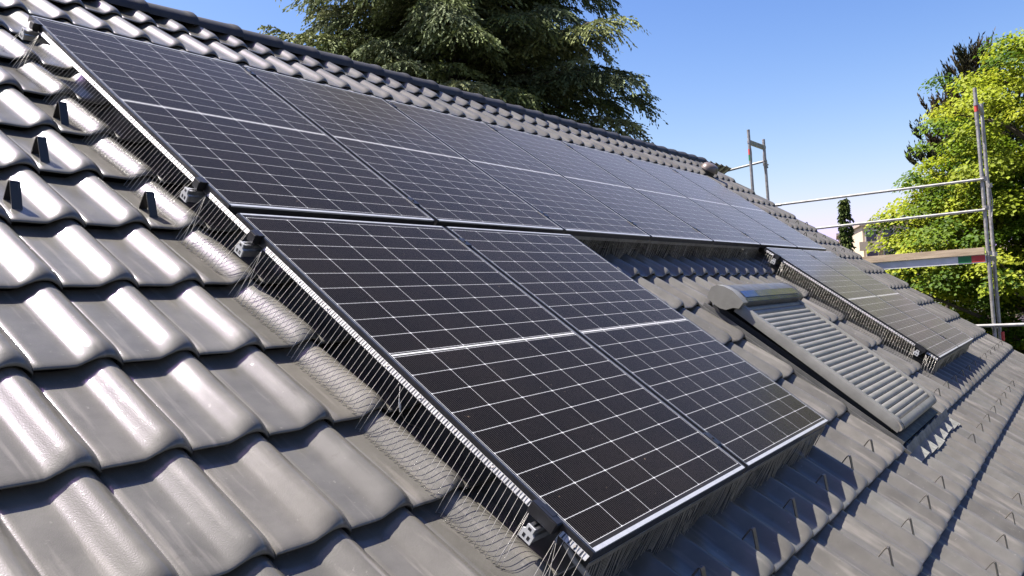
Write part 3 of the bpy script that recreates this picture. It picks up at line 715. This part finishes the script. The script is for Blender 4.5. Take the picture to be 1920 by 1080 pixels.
# ------------------------------------------------------------------ foliage
def rots(nrm, rnd):
    """frames with z = nrm, random spin"""
    n = nrm / np.linalg.norm(nrm, axis=1, keepdims=True)
    a = rnd.normal(size=n.shape); x = np.cross(a, n); x /= np.linalg.norm(x, axis=1, keepdims=True) + 1e-9
    return x, np.cross(n, x), n
def leaf_cards(P, Nn, size, rnd, asp=.75, fold=.25):
    """each leaf: two quads folded along the midrib"""
    x, y, n = rots(Nn, rnd); s = size[:, None]
    a = P - y * s * .5; b = P + y * s * .5; ml = P + x * s * asp * .5 + n * s * fold * .5; mr_ = P - x * s * asp * .5 + n * s * fold * .5
    V = np.stack([a, ml, b, mr_], 1).reshape(-1, 3); k = len(P)
    i = np.arange(k)[:, None] * 4
    F = np.concatenate([i + np.array([[0, 1, 2]]), i + np.array([[0, 2, 3]])], 0)
    return V, F
def trunk_mesh(name, e, base_r, h, limbs, m_=None):
    b = MB(); b.tube([(0, 0, 0), (.05, 0, h * .3), (-.03, .04, h * .65), (0, 0, h)], base_r, 10, 0, True, base_r * .25)
    b.build('trunk', m_ or M_bark, e, smooth=True)
    b = MB()
    for (p, q, r_) in limbs:
        p = Vector(p); q = Vector(q); mid = (p + q) / 2 + Vector((0, 0, .12 * (q - p).length)); b.tube([p, mid, q], r_, 6, 0, True, r_ * .25)
    b.build('limbs', m_ or M_bark, e, smooth=True)

def broadleaf(name, base, H, blobs, nclump, per, leaf, cols, seed, label, trunk_r=.3, group=None):
    rnd = np.random.default_rng(seed); e = empty(name, base); tag(e, label, 'tree', group)
    blobs = np.array(blobs, float); wgt = (blobs[:, 3:6].prod(1)) ** (2 / 3); wgt /= wgt.sum()
    bi = rnd.choice(len(blobs), nclump, p=wgt); d = rnd.normal(size=(nclump, 3)); d /= np.linalg.norm(d, axis=1, keepdims=True)
    rad = np.where(rnd.random(nclump) < .80, rnd.uniform(.82, 1.14, nclump), rnd.uniform(.35, .85, nclump))
    cen = blobs[bi, :3] + d * blobs[bi, 3:6] * rad[:, None]
    csz = rnd.uniform(.30, .72, nclump) * (leaf / .13) ** .5
    nper = (per * (csz / .5) ** 2).astype(int) + 6
    idx = np.repeat(np.arange(nclump), nper); k = len(idx)
    q = rnd.normal(size=(k, 3)); q /= np.linalg.norm(q, axis=1, keepdims=True); q *= (rnd.random(k) ** .45)[:, None]
    # clumps are flattened shelves whose rim droops
    off = q * csz[idx][:, None] * np.array([1.15, 1.15, .42]); rr = np.hypot(off[:, 0], off[:, 1]); off[:, 2] -= .35 * rr ** 2 / csz[idx]
    out = d[idx] * np.array([.55, .55, .2])
    P = cen[idx] + off; P[:, 2] += out[:, 2]
    Nn = out * .9 + np.array([0, 0, 1.0]) + rnd.normal(0, .42, (k, 3)); Nn[:, :2] += off[:, :2] / csz[idx][:, None] * .5
    V, F = leaf_cards(P, Nn, leaf * rnd.uniform(.6, 1.25, k), rnd, .8, .3)
    cols = np.array(cols); ct = cols[rnd.integers(0, len(cols), nclump)]; t = ct[idx] * rnd.uniform(.72, 1.25, (k, 1)); t = np.r_[t, t]
    np_mesh('crown', V, F, M_leaf, e, t)
    limbs = []; top = Vector((0, 0, H * .8))
    order = rnd.permutation(nclump)[:70]
    for c in order:
        c_ = cen[c]; z0 = max(H * .18, min(H * .75, c_[2] - 1.6 * (abs(c_[0]) + abs(c_[1])) * .35))
        limbs.append(((0, 0, z0), tuple(c_), rnd.uniform(.03, .08)))
    trunk_mesh(name, e, trunk_r, H * .85, limbs)
    return e
# light green maple at the right
def polar(az, dist, z=0): return (cw.x + dist * math.cos(R(az)), cw.y + dist * math.sin(R(az)), z)
mp_ = polar(1.0, 19.5)
broadleaf('maple_tree', mp_, 11.5,
  [(0, .2, 8.4, 2.3, 2.3, 1.6), (.3, 1.5, 6.7, 2.2, 1.7, 1.6), (0, -1.2, 7.2, 2.4, 2.2, 2.4), (-.2, 2.1, 5.1, 1.9, 1.3, 1.3), (0, 1.9, 6.8, 1.7, 1.3, 1.3), (-.3, .6, 5.2, 2.6, 2.6, 1.9), (-.4, 1.6, 3.3, 2.2, 1.6, 1.4), (0, -1.6, 4.2, 2.5, 2.2, 2.2), (-.6, 0, 2.4, 2.4, 2.6, 1.5), (-.2, -.4, 9.8, 1.3, 1.3, .8)],
  950, 290, .085, [(.19, .235, .012), (.24, .28, .016), (.11, .17, .010), (.27, .30, .022), (.06, .11, .008)], 3,
  'tall maple with bright yellow-green leaves behind the near scaffold frame', .32)
# thinner greyer-green tree low behind, left of the maple
broadleaf('shrub_tree', polar(7.6, 34), 6.5, [(0, 0, 4.6, 3.0, 2.6, 1.3), (2, -4, 3.8, 2.6, 3.2, 1.7), (0, -7.5, 3.6, 2.6, 3.0, 1.9)], 200, 90, .16,
  [(.07, .10, .02), (.045, .07, .015), (.09, .115, .025)], 11, 'low dull green tree seen between the platform and the far houses', .16)
broadleaf('garden_tree', polar(-6.5, 25), 9, [(0, 0, 6.5, 2.6, 2.6, 2.3), (0, 0, 3.6, 3, 3, 2.2)], 190, 110, .15,
  [(.05, .08, .01), (.07, .10, .015)], 12, 'dark green tree at the right edge of the photo behind the maple', .25)

def conifer_spray(name, base, branches, seed, cols, label, trunk, sub=1.2, sub_step=.26, twl=.3, twn=12, tn=6, tuft=.06, droop=.4, up=0, wide=.34):
    """branches: (z0, azimuth, length, rise, droop); each carries side sprays, each spray twigs, each twig needle tufts"""
    rnd = np.random.default_rng(seed); e = empty(name, base); tag(e, label, 'tree')
    P = []; D = []; T = []; cols = np.array(cols); bb = MB()
    for (z0, a, Lb, rise, dr) in branches:
        n = 14; s = np.linspace(0, 1, n); ca, sa = math.cos(a), math.sin(a); bend = rnd.normal(0, .3)
        z = z0 + rise * Lb * np.sin(s * math.pi * .62) - dr * Lb * s ** 2.3; r = s * Lb
        line = np.stack([r * ca - bend * s ** 2 * sa * Lb * .3, r * sa + bend * s ** 2 * ca * Lb * .3, z], 1)
        bb.tube([tuple(q) for q in line[::2]] + [tuple(line[-1])], .04 * (Lb / 4) + .01, 5, 0, False, .006)
        ct = cols[rnd.integers(0, len(cols))]; ns = max(3, int(Lb / sub_step)); 
        for i in range(ns + 1):
            f = min(.99, .12 + .88 * (i + rnd.random() * .8) / ns); x = f * (n - 1); i0 = min(int(x), n - 2)
            p0 = line[i0] + (line[i0 + 1] - line[i0]) * (x - i0); t0 = line[i0 + 1] - line[i0]; t0 /= np.linalg.norm(t0)
            side = np.array([-t0[1], t0[0], 0.]); side /= np.linalg.norm(side) + 1e-9; sg = 1 if i % 2 else -1
            dd = side * sg * (1 - .5 * f) * rnd.uniform(.6, 1.2) + t0 * rnd.uniform(.4, 1.1) + np.array([0, 0, rnd.normal(up, .16)]); dd /= np.linalg.norm(dd)
            l = sub * rnd.uniform(.6, 1.15) * (1.1 - .6 * f)
            q = rnd.random(twn)[:, None] ** .8; base_ = p0 + dd * q * l + np.array([0, 0, -1.]) * droop * l * q ** 2
            tang = dd + np.array([0, 0, -2.]) * droop * q; tang /= np.linalg.norm(tang, axis=1, keepdims=True)
            lat = np.cross(tang, [0, 0, 1.]); lat /= np.linalg.norm(lat, axis=1, keepdims=True) + 1e-9
            td = tang + lat * rnd.choice([-1, 1], (twn, 1)) * rnd.uniform(.3, 1.0, (twn, 1)) + rnd.normal(0, .18, (twn, 3)) + np.array([0, 0, up]); td /= np.linalg.norm(td, axis=1, keepdims=True)
            ll = twl * rnd.uniform(.5, 1.2, (twn, 1, 1)); w_ = np.linspace(.08, 1, tn)[None, :, None]
            pts = base_[:, None, :] + td[:, None, :] * w_ * ll + np.array([0, 0, -1.]) * droop * 1.1 * ll * w_ ** 2
            tg = td[:, None, :] + np.array([0, 0, -2.]) * droop * w_ + rnd.normal(0, .35, pts.shape)
            P.append(pts.reshape(-1, 3)); D.append(tg.reshape(-1, 3)); c1 = ct * rnd.uniform(.7, 1.3)
            T.append((c1 * (.85 + .5 * w_ ** 2) * rnd.uniform(.85, 1.15, (twn, 1, 1)) * np.ones(pts.shape)).reshape(-1, 3))
    P = np.concatenate(P); D = np.concatenate(D); T = np.concatenate(T); k = len(P); S = (tuft * rnd.uniform(.7, 1.3, k))[:, None]
    D /= np.linalg.norm(D, axis=1, keepdims=True); A = rnd.normal(size=P.shape); Xv = np.cross(A, D); Xv /= np.linalg.norm(Xv, axis=1, keepdims=True)
    V = np.stack([P - D * S * .35, P + Xv * S * wide + D * S * .25, P + D * S, P - Xv * S * wide + D * S * .25], 1).reshape(-1, 3)
    np_mesh('crown', V, np.arange(len(V)).reshape(-1, 4), M_needle, e, T)
    bb.build('branches', M_bark, e, smooth='all', fix=False)
    b = MB(); b.tube([(0, 0, 0), (0.1, 0, trunk[1] * .5), (0, 0, trunk[1])], trunk[0], 10, 0, True, .03); b.build('trunk', M_bark, e, smooth=True)
    return e
rr_ = random.Random(5); br = []
for i in range(290):
    f = i / 289; z = 5.8 + 13.5 * f; a = i * 2.39996 + rr_.gauss(0, .2)
    prof_r = 5.5 if f < .3 else 5.5 - (f - .3) * 5.6
    if f < .12: prof_r = 4.7
    br.append((z, a, prof_r * rr_.uniform(.66, 1.04), rr_.uniform(.04, .2), rr_.uniform(-.02, .2)))
conifer_spray('cedar_tree', polar(38.3, 22.0), br, 21, [(.125, .142, .050), (.085, .105, .036), (.165, .178, .075), (.055, .072, .03), (.11, .132, .062)],
  'huge dark cedar with drooping feathery branches behind the ridge', (.42, 19), sub=1.35, sub_step=.14, twl=.42, twn=17, tn=7, tuft=.08, droop=.27, wide=.27)
# dark pine behind the maple
br = []
for i in range(85):
    f = i / 84; z = 5.0 + 6.7 * f; a = i * 2.39996; Lb = ((11.7 - z) * .5 + .2 if z > 8.8 else 1.5) * rr_.uniform(.6, 1.2); Lb = Lb + (1.3 if i in (47, 50, 39) else 0); br.append((z, a, Lb, rr_.uniform(.3, .6), -.05))
conifer_spray('pine_tree', polar(5.3, 27.0), br, 22, [(.022, .026, .010), (.035, .032, .012), (.05, .036, .016)],
  'dark brownish pine whose spiky tips stand above and left of the maple', (.25, 11.6), sub=.55, sub_step=.16, twl=.28, twn=10, tn=6, tuft=.11, droop=-.4, up=.5, wide=.2)
# small column conifer far off
br = []
for i in range(150):
    f = i / 149; z = .8 + 9.3 * f; a = i * 2.39996; Lb = (.62 * (1 - f) ** 1.1 + .10 + .07 * math.sin(f * 23)) * rr_.uniform(.7, 1.05)
    br.append((z, a, Lb, .1, .25))
conifer_spray('small_conifer', polar(13.05, 46.0), br, 23, [(.04, .06, .012), (.065, .085, .018), (.03, .045, .012)],
  'small narrow conifer in the distance right of the roof edge', (.14, 10.0), sub=.22, sub_step=.10, twl=.15, twn=6, tn=4, tuft=.11, droop=.3, wide=.35)

# ------------------------------------------------------------------ distant houses
def block(name, base, rz, wd, dp, ht, cols, storeys, bays, lab, balc=False, flat=True):
    e = empty(name, base, (0, 0, rz)); tag(e, lab, 'building', None)
    m1 = noisy(name + '_render', cols, tuple(c * .88 for c in cols), .6, (.8, .95)); b = MB(); b.box(-wd / 2, wd / 2, 0, dp, 0, ht); b.build('wall', m1, e)
    b = MB()
    if flat: b.box(-wd / 2 - .3, wd / 2 + .3, -.3, dp + .3, ht + .002, ht + .35)
    else: b.prism([(-.5, ht + .002), (dp / 2, ht + dp * .28), (dp + .5, ht + .002)], -wd / 2 - .4, wd / 2 + .4)
    b.build('roof', noisy(name + '_roof', (.28, .22, .18), (.36, .28, .22), .8, (.8, .9)), e)
    for s in range(storeys):
        z = 1.0 + s * (ht - .6) / storeys
        for k in range(bays):
            x = -wd / 2 + wd * (k + .5) / bays
            b = MB(); b.box(x - .65, x + .65, -.09, -.002, z - .06, z + 1.36); f_ = b.build('window', noisy('window_paint', (.5, .48, .44), (.6, .58, .54), 2), e)
            b = MB(); b.box(x - .56, x + .56, -.10, -.091, z + .03, z + 1.27); b.build('pane', M_glass, f_)
            if balc and k % 2 == 0:
                b = MB(); b.box(x - 1.5, x + 1.5, -1.3, -.12, z - .95, z - .8); b.box(x - 1.5, x + 1.5, -1.3, -1.24, z - .8, z + .05); b.build('balcony', m1, e)
    return e
pb = polar(12.25, 120); block('apartment_block', (pb[0], pb[1], 0), R(-90 + 14), 5.2, 10, 12.3, (.40, .27, .18), 5, 3, 'distant terracotta-pink apartment block just right of the small conifer')
pb = polar(10.6, 105); block('apartment_block', (pb[0], pb[1], 0), R(-90 + 20), 5.5, 10, 12.4, (.48, .38, .26), 5, 3, 'distant cream apartment building with balconies behind the maple\'s left side', True)
pb = polar(.2, 60); block('neighbour_house', (pb[0], pb[1], 0), R(-90 + 4), 9, 9, 5.2, (.42, .30, .26), 2, 4, 'pinkish neighbouring house glimpsed through the maple at the right edge', False, False)
